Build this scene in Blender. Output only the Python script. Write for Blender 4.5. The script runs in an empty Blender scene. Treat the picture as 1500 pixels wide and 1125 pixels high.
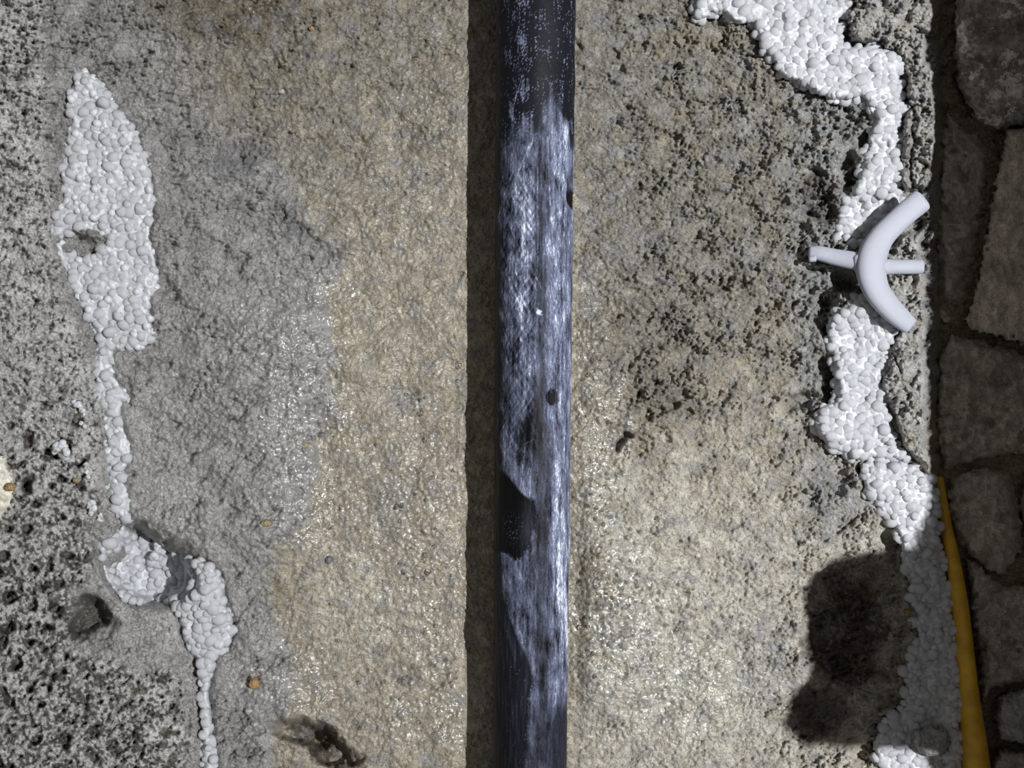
import bpy, bmesh, math
import numpy as np

# ------------------------------------------------------------------ camera, world, lamp
scene = bpy.context.scene
COL = scene.collection
K = 0.00025            # metres per photograph pixel on the wall plane
D = 0.32               # camera distance from the wall plane
cam_d = bpy.data.cameras.new('camera')
cam = bpy.data.objects.new('camera', cam_d); COL.objects.link(cam)
cam.location = (0, -D, 0); cam.rotation_euler = (math.pi/2, 0, 0)
cam_d.sensor_width = 36; cam_d.lens = 18.0*D/(750*K)
cam_d.clip_start = 0.005
scene.camera = cam

world = bpy.data.worlds.new('world'); scene.world = world; world.use_nodes = True
world.node_tree.nodes['Background'].inputs[0].default_value = (1.0, 0.96, 0.91, 1)
world.node_tree.nodes['Background'].inputs[1].default_value = 0.155

LAMP = np.array([0.40, -0.70, 0.07])
ld = bpy.data.lights.new('work_lamp', 'POINT'); ld.energy = 33; ld.shadow_soft_size = 0.0045
ld.color = (0.98, 0.99, 1.0)
lo = bpy.data.objects.new('work_lamp', ld); COL.objects.link(lo); lo.location = LAMP

vs = scene.view_settings
scene.display_settings.display_device = 'sRGB'
vs.view_transform = 'Standard'; vs.look = 'None'; vs.exposure = 0.0; vs.gamma = 1.0
vs.use_curve_mapping = False

# ------------------------------------------------------------------ helpers
rng = np.random.default_rng(7)

def lin(c):
    c = np.asarray(c, float)/255.0
    return np.where(c <= 0.04045, c/12.92, ((c+0.055)/1.055)**2.4)

def at(u, v, h=0.0):
    """photograph pixel (u, v), h pixels proud of the wall plane -> world point"""
    s = (D-np.asarray(h)*K)/D
    return np.stack(np.broadcast_arrays((np.asarray(u)-750)*K*s, -np.asarray(h)*K, (562.5-np.asarray(v))*K*s), -1)

def pnoise(shape, spacing, wl, ax=1.0, ang=0.0, width=0.45, seed=None):
    """band-pass noise, unit variance; wl wavelength in px; ax stretch along direction ang (deg)"""
    r = np.random.default_rng(seed) if seed is not None else rng
    w = r.standard_normal(shape)
    fy = np.fft.fftfreq(shape[0])[:, None]/spacing; fx = np.fft.rfftfreq(shape[1])[None, :]/spacing
    a = math.radians(ang)
    f1 = (fx*math.cos(a)+fy*math.sin(a))*ax; f2 = -fx*math.sin(a)+fy*math.cos(a)
    f = np.sqrt(f1*f1+f2*f2)+1e-9
    g = np.exp(-(np.log(f*wl)**2)/(2*width**2))
    o = np.fft.irfft2(np.fft.rfft2(w)*g, s=shape)
    return (o-o.mean())/o.std()

def blur(a, s):
    """gaussian blur, s in samples, edges padded"""
    p = int(3*s)+2
    b = np.pad(a, p, mode='edge')
    fy = np.fft.fftfreq(b.shape[0])[:, None]; fx = np.fft.rfftfreq(b.shape[1])[None, :]
    o = np.fft.irfft2(np.fft.rfft2(b)*np.exp(-2*(math.pi*s)**2*(fx*fx+fy*fy)), s=b.shape)
    return o[p:-p, p:-p]

def inside(poly, U, V):
    r = np.zeros(U.shape, bool); n = len(poly)
    for i in range(n):
        x0, y0 = poly[i]; x1, y1 = poly[(i+1) % n]
        if y0 == y1: continue
        c = (y0 > V) != (y1 > V)
        r ^= c & (U < (x1-x0)*(V-y0)/(y1-y0)+x0)
    return r

def sdf(poly, U, V):
    d = np.full(U.shape, 1e9); n = len(poly)
    for i in range(n):
        x0, y0 = poly[i]; x1, y1 = poly[(i+1) % n]
        dx, dy = x1-x0, y1-y0; L = dx*dx+dy*dy+1e-9
        t = np.clip(((U-x0)*dx+(V-y0)*dy)/L, 0, 1)
        d = np.minimum(d, np.hypot(U-x0-t*dx, V-y0-t*dy))
    return np.where(inside(poly, U, V), d, -d)

def smooth(x, a, b):
    t = np.clip((x-a)/(b-a), 0, 1); return t*t*(3-2*t)

def blob(U, V, u, v, ru, rv, ang=0):
    a = math.radians(ang); du, dv = U-u, V-v
    p = (du*math.cos(a)+dv*math.sin(a))/ru; q = (-du*math.sin(a)+dv*math.cos(a))/rv
    return np.exp(-(p*p+q*q))

def new_mesh(name, co, quads=None, tris=None, shade=True):
    me = bpy.data.meshes.new(name)
    co = np.ascontiguousarray(co, np.float32); me.vertices.add(len(co)); me.vertices.foreach_set('co', co.ravel())
    nq = 0 if quads is None else len(quads); nt = 0 if tris is None else len(tris)
    idx = np.concatenate([np.asarray(x, np.int32).ravel() for x in (quads, tris) if x is not None and len(x)])
    st = np.concatenate([np.arange(nq)*4, nq*4+np.arange(nt)*3]).astype(np.int32)
    me.loops.add(len(idx)); me.loops.foreach_set('vertex_index', idx)
    me.polygons.add(nq+nt); me.polygons.foreach_set('loop_start', st)
    me.update(calc_edges=True)
    me.polygons.foreach_set('use_smooth', np.full(nq+nt, shade))
    me.validate()
    return me

def attr_f(me, name, a):
    at_ = me.attributes.new(name, 'FLOAT', 'POINT'); at_.data.foreach_set('value', np.ascontiguousarray(a, np.float32).ravel())

def attr_c(me, name, rgb):
    at_ = me.attributes.new(name, 'FLOAT_COLOR', 'POINT')
    c = np.ones((len(rgb), 4), np.float32); c[:, :3] = rgb; at_.data.foreach_set('color', c.ravel())

def link(name, me, mat=None, parent=None, **props):
    o = bpy.data.objects.new(name, me); COL.objects.link(o)
    if mat and not me.materials: me.materials.append(mat)
    if parent is not None: o.parent = parent
    for k, v in props.items(): o[k] = v
    return o

def empty(name, loc, label, cat, group=None):
    o = bpy.data.objects.new(name, None); COL.objects.link(o); o.location = loc; o.empty_display_size = 0.01
    o['label'] = label; o['category'] = cat
    if group: o['group'] = group
    return o

def grid_quads(ny, nx):
    i = np.arange((ny-1)*(nx-1)); r = i//(nx-1); c = i % (nx-1); a = r*nx+c
    return np.stack([a, a+nx, a+nx+1, a+1], 1)

# ------------------------------------------------------------------ materials
class NT:
    def __init__(s, name):
        s.m = bpy.data.materials.new(name); s.m.use_nodes = True; s.n = s.m.node_tree.nodes; s.l = s.m.node_tree.links
        s.b = s.n['Principled BSDF']; s.tc = s.n.new('ShaderNodeTexCoord')
    def link(s, a, b): s.l.new(a, b)
    def noise(s, scale, detail=2.0, rough=0.5, stretch=None):
        t = s.n.new('ShaderNodeTexNoise'); t.inputs['Scale'].default_value = scale
        t.inputs['Detail'].default_value = detail; t.inputs['Roughness'].default_value = rough
        if stretch:
            mp = s.n.new('ShaderNodeMapping'); mp.inputs['Scale'].default_value = stretch
            s.link(s.tc.outputs['Object'], mp.inputs[0]); s.link(mp.outputs[0], t.inputs['Vector'])
        else: s.link(s.tc.outputs['Object'], t.inputs['Vector'])
        return t.outputs['Fac']
    def ramp(s, x, stops):
        r = s.n.new('ShaderNodeValToRGB'); e = r.color_ramp.elements
        while len(e) < len(stops): e.new(0.5)
        for i, (p, c) in enumerate(stops):
            e[i].position = p; e[i].color = (*(c if hasattr(c, '__len__') else (c, c, c)), 1)
        s.link(x, r.inputs[0]); return r.outputs[0]
    def mix(s, f, a, b, mode='MIX'):
        m = s.n.new('ShaderNodeMix'); m.data_type = 'RGBA'; m.blend_type = mode
        for sock, val in ((m.inputs['Factor'], f), (m.inputs['A'], a), (m.inputs['B'], b)):
            pass
        for i, val in ((0, f), (6, a), (7, b)):
            if hasattr(val, 'is_linked'): s.link(val, m.inputs[i])
            elif hasattr(val, '__len__'): m.inputs[i].default_value = (*val, 1)
            else: m.inputs[i].default_value = val
        return m.outputs[2]
    def math(s, op, a, b=0.0):
        m = s.n.new('ShaderNodeMath'); m.operation = op
        for i, val in ((0, a), (1, b)):
            if hasattr(val, 'is_linked'): s.link(val, m.inputs[i])
            else: m.inputs[i].default_value = val
        return m.outputs[0]
    def maprange(s, x, a, b, c, d):
        m = s.n.new('ShaderNodeMapRange'); s.link(x, m.inputs[0])
        for i, val in zip((1, 2, 3, 4), (a, b, c, d)): m.inputs[i].default_value = val
        return m.outputs[0]
    def attr(s, name, fac=True):
        a = s.n.new('ShaderNodeAttribute'); a.attribute_name = name
        return a.outputs['Fac'] if fac else a.outputs['Color']
    def bump(s, h, dist, strength=1.0, prev=None):
        b = s.n.new('ShaderNodeBump'); b.inputs['Distance'].default_value = dist; b.inputs['Strength'].default_value = strength
        s.link(h, b.inputs['Height'])
        if prev is not None: s.link(prev, b.inputs['Normal'])
        return b.outputs[0]

def concrete_mat(name, use_attr=True, base=(0.2, 0.19, 0.17), fine=1.0, white=None):
    t = NT(name)
    n1 = t.noise(1900, 3, 0.65); n2 = t.noise(500, 3, 0.6); n3 = t.noise(120, 3, 0.6)
    col = t.attr('Col', False) if use_attr else None
    if col is None:
        col = t.mix(t.ramp(n3, [(0.35, 0.0), (0.65, 1.0)]), tuple(x*0.72 for x in base), tuple(x*1.25 for x in base))
    v = t.ramp(n1, [(0.32, 0.6), (0.5, 0.98), (0.7, 1.25)])
    c = t.mix(1.0, col, v, 'MULTIPLY')
    v2 = t.ramp(n2, [(0.3, 0.86), (0.7, 1.12)])
    c = t.mix(1.0, c, v2, 'MULTIPLY')
    if white:
        w = t.ramp(t.noise(white[0], 5, 0.72), [(white[1], 0.0), (white[1]+0.05, 1.0)])
        c = t.mix(w, c, (0.9, 0.88, 0.85))
    t.link(c, t.b.inputs['Base Color'])
    if use_attr:
        wet = t.attr('Wet')
        t.link(t.maprange(wet, 0, 1, 0.86, 0.42), t.b.inputs['Roughness'])
        t.link(wet, t.b.inputs['Coat Weight']); t.b.inputs['Coat Roughness'].default_value = 0.33
        t.b.inputs['Coat IOR'].default_value = 2.0
    else:
        t.b.inputs['Roughness'].default_value = 0.88
    t.b.inputs['Specular IOR Level'].default_value = 0.35
    bp = t.bump(n2, 0.0011, 1.0)
    bp = t.bump(n1, 0.0006*fine, 1.0, bp)
    t.link(bp, t.b.inputs['Normal'])
    if use_attr:   # the water film smooths the finest grain
        b2 = t.bump(t.noise(620, 1.0, 0.4), 0.0006, 1.0); t.link(b2, t.b.inputs['Coat Normal'])
    return t.m

M_CON = concrete_mat('concrete')
M_SUR = concrete_mat('coarse_concrete', False, (0.2, 0.19, 0.175))
M_STONE = concrete_mat('brown_stone', False, (0.52, 0.46, 0.40))
M_STONE_W = concrete_mat('stone_with_lime', False, (0.42, 0.37, 0.33), white=(110, 0.535))
M_PALE = concrete_mat('pale_mortar', False, (0.42, 0.41, 0.39), fine=0.6)

def foam_mat(name, c):
    t = NT(name)
    n = t.noise(2600, 2, 0.6); n3 = t.noise(90, 3, 0.6)
    dirt = t.ramp(n3, [(0.30, 0.6), (0.42, 1.0)])
    k = t.mix(1.0, c, t.mix(dirt, (0.72, 0.70, 0.66), (1, 1, 1)), 'MULTIPLY')
    t.link(k, t.b.inputs['Base Color'])
    t.b.inputs['Roughness'].default_value = 0.34; t.b.inputs['Specular IOR Level'].default_value = 0.7
    t.b.inputs['Subsurface Weight'].default_value = 0.35
    t.b.inputs['Subsurface Radius'].default_value = (0.0012, 0.0012, 0.0014)
    t.b.inputs['Subsurface Scale'].default_value = 1.0
    t.link(t.bump(n, 0.00022, 0.8), t.b.inputs['Normal'])
    return t.m
M_FOAM = foam_mat('white_foam', (0.63, 0.645, 0.68))
M_FOAMB = foam_mat('white_foam_core', (0.60, 0.615, 0.65))

# ------------------------------------------------------------------ foam outlines (photograph pixels)
F_A = [(96,150),(108,118),(125,100),(142,112),(160,135),(168,160),(196,178),(205,205),(214,235),(225,262),(228,320),(222,340),(228,370),(234,400),(232,420),(222,440),(226,470),(222,500),(206,519),
       (190,512),(168,515),(166,540),(175,560),(190,578),(192,599),(182,590),(180,612),(185,625),(193,650),(194,674),(184,690),(183,705),
       (189,715),(191,735),(190,768),(166,760),(163,730),(156,700),(154,660),(152,630),(147,600),(142,585),(138,560),(140,520),(138,490),
       (125,465),(105,435),(92,400),(83,380),(75,352),(93,352),(98,366),(120,373),(142,366),(152,352),(140,342),(115,338),(97,342),(92,349),(73,347),(72,330),(80,310),(92,282),(86,255),(100,228),(93,200),(104,176)]
F_B = [(134,782),(150,790),(165,772),(185,765),(205,790),(228,792),(240,805),(258,805),(275,812),(300,815),(322,830),(333,850),
       (335,880),(345,905),(350,925),(340,950),(322,962),(316,985),(312,1010),(316,1050),(318,1085),(322,1125),(330,1180),(290,1180),(292,1125),
       (288,1060),(286,1000),(280,965),(262,940),(256,905),(250,892),(225,882),(200,892),(175,885),(162,870),(150,850),(142,825),(136,800)]
F_C = [(1008,-60),(1015,0),(1018,35),(1030,30),(1060,22),(1075,38),(1100,35),(1112,75),(1130,90),(1140,115),(1165,122),(1190,137),(1215,150),
       (1245,148),(1262,145),(1272,170),(1280,178),(1270,190),(1268,215),(1262,235),(1252,265),(1240,290),(1232,300),(1228,330),(1212,345),
       (1225,355),(1245,358),(1270,370),(1295,350),(1330,305),(1320,283),(1316,270),(1320,245),(1320,220),(1322,190),(1322,150),(1322,130),(1320,110),
       (1330,100),(1332,88),(1310,75),(1290,66),(1262,66),(1240,65),(1235,45),(1232,30),(1250,15),(1255,0),(1258,-60)]
F_D = [(1255,430),(1230,450),(1212,465),(1208,495),(1217,515),(1218,540),(1222,560),(1216,575),(1222,582),(1200,595),(1186,620),(1198,640),
       (1215,660),(1240,672),(1262,676),(1300,676),(1345,680),(1335,670),(1318,650),(1308,620),(1300,590),(1292,565),(1296,545),(1305,520),
       (1315,495),(1325,480),(1300,450),(1275,430)]
F_E = [(1255,676),(1262,700),(1263,725),(1280,738),(1287,755),(1305,765),(1312,790),(1320,808),(1318,825),(1330,850),(1335,870),(1330,885),
       (1340,900),(1336,915),(1342,930),(1330,960),(1320,980),(1325,1010),(1318,1040),(1290,1060),(1275,1090),(1285,1125),(1290,1180),(1412,1180),(1414,1125),
       (1412,1080),(1410,1000),(1404,930),(1396,870),(1386,830),(1380,790),(1374,760),(1375,720),(1370,705),(1350,685),(1342,676)]
FOAMS = [F_A, F_B, F_C, F_D, F_E]

# ------------------------------------------------------------------ the wall height field
SP = 1.75
us = np.arange(-75, 1640, SP); vv = np.arange(-75, 1201, SP)
U, V = np.meshgrid(us, vv); shp = U.shape
N = lambda wl, **k: pnoise(shp, SP, wl, **k)
wob = N(120, seed=1)*9 + N(45, seed=2)*5 + N(16, seed=3)*2.2
wob2 = N(110, seed=4)*9 + N(40, seed=5)*4 + N(15, seed=6)*2
UW, VW = U+wob, V+wob2

GRAY = [(-300,-300),(120,-300),(200,-60),(240,40),(290,150),(330,195),(400,215),(440,300),(498,360),(502,410),(484,440),(490,500),(486,600),(478,640),(462,750),
        (420,800),(388,850),(400,900),(440,960),(430,1010),(400,1060),(420,1400),(-300,1400)]
s_gray = sdf(GRAY, U+wob*0.6, V+wob2*0.6)
g_gray = smooth(s_gray+10*smooth(V,330,60), -6-60*smooth(V,420,100), 10+60*smooth(V,420,100))
s_blockL = sdf([(-300,-300),(70,-300),(75,300),(90,420),(150,560),(152,700),(130,760),(138,860),(108,862),(106,945),(150,960),(270,1000),(285,1400),(-300,1400)], U+wob*0.5, V+wob2*0.5)
g_blk = smooth(s_blockL, -10, 14)
RIDGE = [(1235,-200),(1366,-200),(1368,30),(1358,70),(1355,90),(1372,110),(1372,160),(1368,250),(1360,272),(1326,288),(1318,240),(1320,180),(1330,110),(1292,62),(1236,62),(1236,20)]
RIDGE2 = [(1280,360),(1352,330),(1362,700),(1374,712),(1350,684),(1322,655),(1308,620),(1294,570),(1298,545),(1315,490),(1300,450)]
s_r1 = sdf(RIDGE, U+wob*0.3, V+wob2*0.3); s_r2 = sdf(RIDGE2, U+wob*0.3, V+wob2*0.3)
g_r = np.maximum(smooth(s_r1, -2, 9), smooth(s_r2, -2, 9))
fu = np.full(shp, -1e9)
for f in FOAMS: fu = np.maximum(fu, sdf(f, U, V))
g_foam = smooth(fu, -3, 10)

H = np.zeros(shp)
H += N(260, seed=10)*2.5 + N(90, seed=11)*2.0
# rough field strength
rough = 0.55 + 0.6*g_gray + 0.45*smooth(V, 330, -60)*smooth(U, 750, 300) + 0.7*smooth(U, 850, 1000)*smooth(V, 620, 380) + 0.5*smooth(U, 1090, 1220) + 1.1*g_blk
rough += 0.7*blob(UW, VW, 960, 600, 80, 60) + 0.6*blob(UW, VW, 1010, 500, 90, 70)
rough -= 0.35*blob(UW, VW, 560, 640, 120, 330)
wz = blob(UW, VW, 440, 620, 60, 160)+blob(UW, VW, 930, 900, 100, 110)+0.8*blob(UW, VW, 430, 490, 60, 60)+0.7*blob(UW, VW, 870, 680, 30, 180)+0.6*blob(UW, VW, 440, 1000, 60, 60)+0.5*blob(UW, VW, 600, 850, 100, 250)
wz = np.clip(wz, 0, 1)
rough *= 1+0.38*N(70, seed=19, ax=1.5, ang=-20)
rough = np.clip(rough, 0.25, 2.6)*(1-0.55*wz)
g1 = N(30, ax=1.7, ang=-25, seed=20); g2 = N(15, ax=1.6, ang=-25, seed=21); g3 = N(8, ax=1.5, ang=-30, seed=22); g4 = N(5, seed=23)
fine_ = np.clip(blob(UW, VW, 250, 850, 110, 190)+0.7*blob(UW, VW, 180, 640, 90, 160)+0.5*blob(UW, VW, 60, 400, 90, 150), 0, 1)
H += rough*((2.0*g1 + 1.45*g2)*(1-0.55*fine_) + 1.0*g3*(1-0.3*fine_) + 0.65*g4)
# shallow lumps of the smooth damp concrete
H += 0.5*g3 + 0.25*g4
H += wz*(1.2*N(17, seed=24)+0.55*N(9, seed=25))
H += 33*smooth(U+wob*0.4, 500, 395)*smooth(U, 235, 380)*smooth(V, 400, 500)*smooth(V, 840, 760)
H += 16*smooth(U+wob*0.3, 1010, 872)*smooth(U, 842, 868)*smooth(V+wob, 760, 850)*smooth(V, 1090, 1000) + 5*smooth(U, 905, 866)*smooth(U, 842, 862)*smooth(V, 420, 500)*smooth(V, 850, 800)
# pits
def pits(wl, thr, depth, mask, seed, **k):
    n = N(wl, seed=seed, **k); return -depth*smooth(n, thr, thr+0.9)*mask
H += pits(8, 1.0, 5.0, np.clip(g_blk*1.0 + 0.5*(rough-0.45), 0.12, 1.2)*(1-0.6*wz), 30)
H += pits(16, 0.9, 16.0, g_blk, 31, ax=1.6, ang=-50)
H += pits(40, 0.8, 26.0, g_blk*smooth(V, 540, 640)*smooth(U, 120, 85), 34)
H += pits(26, 1.3, 16.0, g_gray*(1-g_blk)*blob(UW, VW, 300, 640, 110, 130), 35, ax=2.2, ang=-15)
H += pits(22, 1.5, 9.0, np.clip(g_gray*(1-g_blk)*0.9 + smooth(V, 200, 0)*0.6*(U < 700) + 0.6*blob(UW, VW, 1010, 480, 150, 170) + 0.8*smooth(U, 1100, 1200), 0, 1.1), 32, ax=1.8, ang=-25)
H += pits(70, 0.9, 14.0, smooth(U, 1090, 1200)*smooth(V, 620, 420), 33)
# steps between layers
H += (9-5*smooth(V,360,200))*smooth(s_gray, -6-30*smooth(V,360,200), 22+40*smooth(V,360,200)) + 10*smooth(s_gray, 10, 240)
H += 12*g_blk
H += 26*g_r
# individual hollows: (u, v, ru, rv, depth, angle)
for u, v, ru, rv, dp, an in [(1188,262,22,18,12,0),(1200,308,30,20,26,0),(1165,335,16,8,16,20),(1245,250,12,26,30,0),(1262,205,8,20,14,0),
        (1178,588,26,13,36,-15),(1212,560,11,40,40,0),(1208,470,10,42,30,0),(1213,435,14,22,28,0),(1235,412,20,14,26,20),(1190,395,22,6,12,15),
        (1228,700,12,40,14,8),(1257,690,8,14,22,0),(1225,920,45,85,24,0),(1300,900,38,90,26,0),(1300,800,14,32,26,0),(1215,1035,40,40,18,0),
        (1265,1100,16,30,22,0),(128,905,26,28,60,0),(224,838,62,48,110,14),(206,790,34,18,60,20),(150,925,18,16,18,0),(212,782,22,14,26,30),(244,802,10,8,22,0),(120,358,26,13,22,10),
        (440,1072,46,18,70,12),(486,1098,34,18,60,35),(512,1112,14,8,14,0),(420,1060,14,8,12,0),(252,397,5,5,12,0),(447,652,9,7,5,0),(445,650,5,4,6,0),
        (904,650,6,12,30,20),(914,637,8,5,24,0),(950,612,9,7,18,-30),(968,604,10,6,18,0),(985,592,14,7,20,-30),(1002,578,10,6,18,0),(960,560,7,6,16,0),(935,585,5,5,12,0),(1010,600,8,6,12,0),(242,678,7,7,9,0),(340,747,8,9,12,0),(362,762,9,5,10,-20),(397,803,8,4,8,-30),
        (675,402,7,6,10,0),(672,408,6,4,7,0),(238,420,9,14,10,-30),(222,602,14,9,12,-20),(190,565,7,12,8,0),(200,535,6,8,9,0),
        (848,68,6,6,7,0),(852,100,5,8,7,0),(902,78,7,6,8,0),(600,575,16,8,6,0),(420,195,7,4,8,30),(512,100,4,5,8,20),(1135,60,10,16,9,-40),
        (1016,20,12,8,6,0),(390,320,24,8,7,20),(455,345,30,8,9,30),(620,775,8,5,5,0),(395,1050,10,20,8,0),(30,640,14,30,10,-30),
        (60,810,20,30,14,0),(30,960,16,30,10,0),(290,650,30,9,6,-10),(300,735,26,9,7,-10)]:
    b = blob(UW*0.35+U*0.65, VW*0.35+V*0.65, u, v, ru, rv, an)
    H -= dp*smooth(b, 0.15, 0.75)
# left stone edge beside the lower left hollow
H += 16*smooth(sdf([(-300,835),(106,835),(107,980),(-300,1000)], U+wob*0.08, V), -1, 3)*smooth(U, 40, 95)
H += 24*blob(UW, VW, 285, 782, 52, 24, 15)
# crack lines in the grey mortar
def crack(pts, w, dp):
    global H
    d = np.full(shp, 1e9)
    for (x0, y0), (x1, y1) in zip(pts[:-1], pts[1:]):
        dx, dy = x1-x0, y1-y0; L = dx*dx+dy*dy
        t = np.clip(((U+wob*0.25-x0)*dx+(V+wob2*0.25-y0)*dy)/L, 0, 1)
        d = np.minimum(d, np.hypot(U+wob*0.25-x0-t*dx, V+wob2*0.25-y0-t*dy))
    H -= dp*smooth(d, w, 0)
crack([(125,628),(135,660),(160,658)], 3, 5); crack([(140,735),(142,700),(132,680)], 3, 5); crack([(128,632),(150,612)], 3, 5)
crack([(186,757),(225,725)], 3, 6); crack([(1300,558),(1330,560),(1345,545)], 3, 8); crack([(1322,130),(1335,160),(1338,275)], 4, 14)
crack([(1310,500),(1318,545)], 3, 8); crack([(1318,585),(1340,600)], 3, 6); crack([(1355,255),(1340,275)], 3, 9)
crack([(268,1120),(276,1060),(262,1000)], 3, 6); crack([(150,1010),(205,985)], 3, 4)
# under the foam the wall drops away; beyond the right ridge it drops too
H -= 20*g_foam
drop = smooth(U+wob*0.25, 1362, 1380)
H = H*(1-0.4*drop) - 42*drop
# the pipe lies against the wall: keep the bed low
bed = np.exp(-((U-755)/75.0)**2)
H = H*(1-0.75*bed) - 3.5*bed
H = np.where(bed > 0.3, np.minimum(H, 0.5), H)

# colour ----------------------------------------------------------------
beige = lin((168,160,144)); beige2 = lin((190,185,173)); gray = lin((163,161,158)); brown = lin((140,130,114)); ochre = lin((144,133,112))
pale = lin((200,194,180)); dark = lin((88,84,80)); tgray = lin((150,150,148))
def lay(c, mask, col): return c*(1-mask[..., None]) + col*mask[..., None]
n80 = N(80, seed=40); n35 = N(35, seed=41); n200 = N(200, seed=42); n12 = N(12, seed=43); n6 = N(6, seed=44)
C = np.ones(shp+(3,))*beige
C = lay(C, smooth(V+60*n80, 420, 120)*0.85, lin((138,133,122)))
C = lay(C, smooth(U, 840, 860)*smooth(V+50*n80, 700, 380)*0.9, lin((136,132,124)))
C = lay(C, smooth(U, 840, 860)*smooth(V+60*n80, 620, 780), beige2)
C = lay(C, smooth(n35+0.6*n12, 0.5, 1.6)*0.5*smooth(U, 840, 860), lin((150,148,144)))
C = lay(C, 0.6*smooth(n80-0.5*n35, 0.5, 1.6)*smooth(U, 840, 860)*smooth(V, 600, 300), tgray)
for u, v, ru, rv, k in [(650,100,30,40,.35),(560,290,40,60,.3),(1020,60,60,30,.5),(1000,200,40,60,.35),(1080,300,60,50,.25),(860,560,18,90,.35),(870,880,16,90,.6),(858,740,14,90,.5),
                        (570,740,60,60,.35),(520,700,30,80,.35),(540,480,50,50,.35),(600,840,50,30,.3),(640,640,30,100,.3),(1150,470,50,60,.25),(400,860,18,26,.7),(1200,730,10,30,.5),(905,480,20,60,.4)]:
    C = lay(C, k*blob(UW, VW, u, v, ru, rv), ochre)
for u, v, ru, rv, k in [(540,880,70,90,.75),(480,850,50,50,.6),(520,420,20,60,.4),(1050,850,120,120,.6),(900,690,40,40,.5),(980,730,60,40,.5),(1000,1050,150,60,.5),(1080,640,60,40,.3)]:
    C = lay(C, k*blob(UW, VW, u, v, ru, rv)*(0.7+0.3*np.tanh(n12)), pale)
for u, v, ru, rv, k in [(565,730,40,50,.5),(605,590,22,16,.6),(590,270,40,30,.3),(480,250,40,30,.25),(940,360,60,30,.3),(1215,720,40,60,.85),(1160,650,30,40,.5),(1120,960,30,90,.5),(1110,800,30,30,.4)]:
    C = lay(C, k*blob(UW, VW, u, v, ru, rv), lin((140,141,146)))
C = lay(C, smooth(U, 1140, 1190)*smooth(V, 640, 560), tgray)
C = lay(C, g_gray, gray)
C = lay(C, g_gray*smooth(n80+0.4*n12, 0.6, 1.8)*0.45, lin((120,120,120)))
C = lay(C, np.clip(0.8*blob(UW, VW, 250, 860, 90, 130)+0.5*blob(UW, VW, 200, 640, 90, 140), 0, 1)*g_gray, lin((188,187,184)))
C = lay(C, g_blk, lin((205,204,201)))
C = lay(C, g_blk*smooth(n12+0.7*n35+0.1*n6+0.9*smooth(V, 550, 800), 1.25, 1.6)*0.85, lin((78,72,62)))  # pit darkness painted in as tone
C = lay(C, g_blk*0.8*smooth(N(40, seed=34), 0.6, 1.4)*smooth(V, 540, 640), lin((84,78,68)))  # painted shade for the pits carved from the same noise
C = lay(C, 0.75*smooth(blob(UW, VW, 330, 20, 150, 55), .3, .8)*(1-g_gray*0.4), lin((112,104,90)))
C = lay(C, 0.6*blob(UW, VW, 350, 230, 60, 30), lin((110,110,116)))
C = lay(C, 0.6*blob(UW, VW, 440, 330, 60, 25, 25), lin((108,108,114)))
C = lay(C, np.maximum(0, g_r)*0.9, lin((172,170,166)))
C = lay(C, 0.75*smooth(blob(UW, VW, 1335, 225, 10, 40), .3, .7), lin((90,80,70)))
# shade of the hollows, painted in as darker brown and grey
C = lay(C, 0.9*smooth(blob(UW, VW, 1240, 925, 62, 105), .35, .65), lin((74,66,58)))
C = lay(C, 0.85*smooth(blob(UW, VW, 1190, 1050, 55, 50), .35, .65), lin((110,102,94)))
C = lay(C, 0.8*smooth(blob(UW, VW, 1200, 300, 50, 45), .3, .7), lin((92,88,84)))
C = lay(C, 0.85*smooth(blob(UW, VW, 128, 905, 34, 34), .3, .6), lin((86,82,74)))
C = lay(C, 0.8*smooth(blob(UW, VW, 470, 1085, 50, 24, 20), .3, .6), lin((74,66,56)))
C = lay(C, drop, lin((160,144,126)))
mot = np.clip(0.5+0.30*n35+0.28*N(22, seed=45)+0.2*n12, 0, 1.4)
dampm = (1-g_blk)*(1-drop)*(1-0.5*g_gray)
C = C*(1+dampm*(0.34*(mot-0.5)))[..., None]
C = lay(C, dampm*(1-g_gray)*0.5*smooth(N(55, seed=46)+0.5*n12, 0.5, 1.5), lin((140,140,143)))
C = lay(C, dampm*(1-g_gray)*0.35*smooth(N(48, seed=47)+0.5*n12, 0.6, 1.6), lin((158,147,122)))
C = lay(C, 0.6*blob(UW, VW, 985, 585, 50, 34)+0.4*blob(UW, VW, 950, 500, 60, 70), lin((112,108,100)))
# dark aggregate specks
C = lay(C, smooth(n6, 1.7, 2.3)*0.6, lin((70,66,60)))
C = lay(C, smooth(-n6, 2.0, 2.6)*0.5, lin((215,212,205)))

wet = np.zeros(shp)
for u, v, ru, rv, k in [(440,620,60,150,1.0),(430,500,80,80,.7),(450,745,60,50,.9),(600,780,110,260,.4),(590,500,110,200,.2),(905,910,70,100,1.0),(875,660,35,230,.6),(645,900,30,120,.6),(430,1000,70,70,.7),
                        (640,1040,90,60,.8),(560,300,150,130,.2),(330,560,80,120,.25),(480,440,40,60,.8),(1000,1000,120,90,.6),(620,140,120,120,.2),(240,90,70,60,.2)]:
    wet = np.maximum(wet, k*blob(UW, VW, u, v, ru, rv))
wet = np.clip(1.3*wet*(0.85+0.15*n12+0.2*n35), 0, 1)
wet *= (1-g_blk)

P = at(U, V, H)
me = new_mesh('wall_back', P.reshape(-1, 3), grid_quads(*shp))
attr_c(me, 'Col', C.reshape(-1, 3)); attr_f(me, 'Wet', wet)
wall = link('wall_back', me, M_CON, kind='structure')

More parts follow.
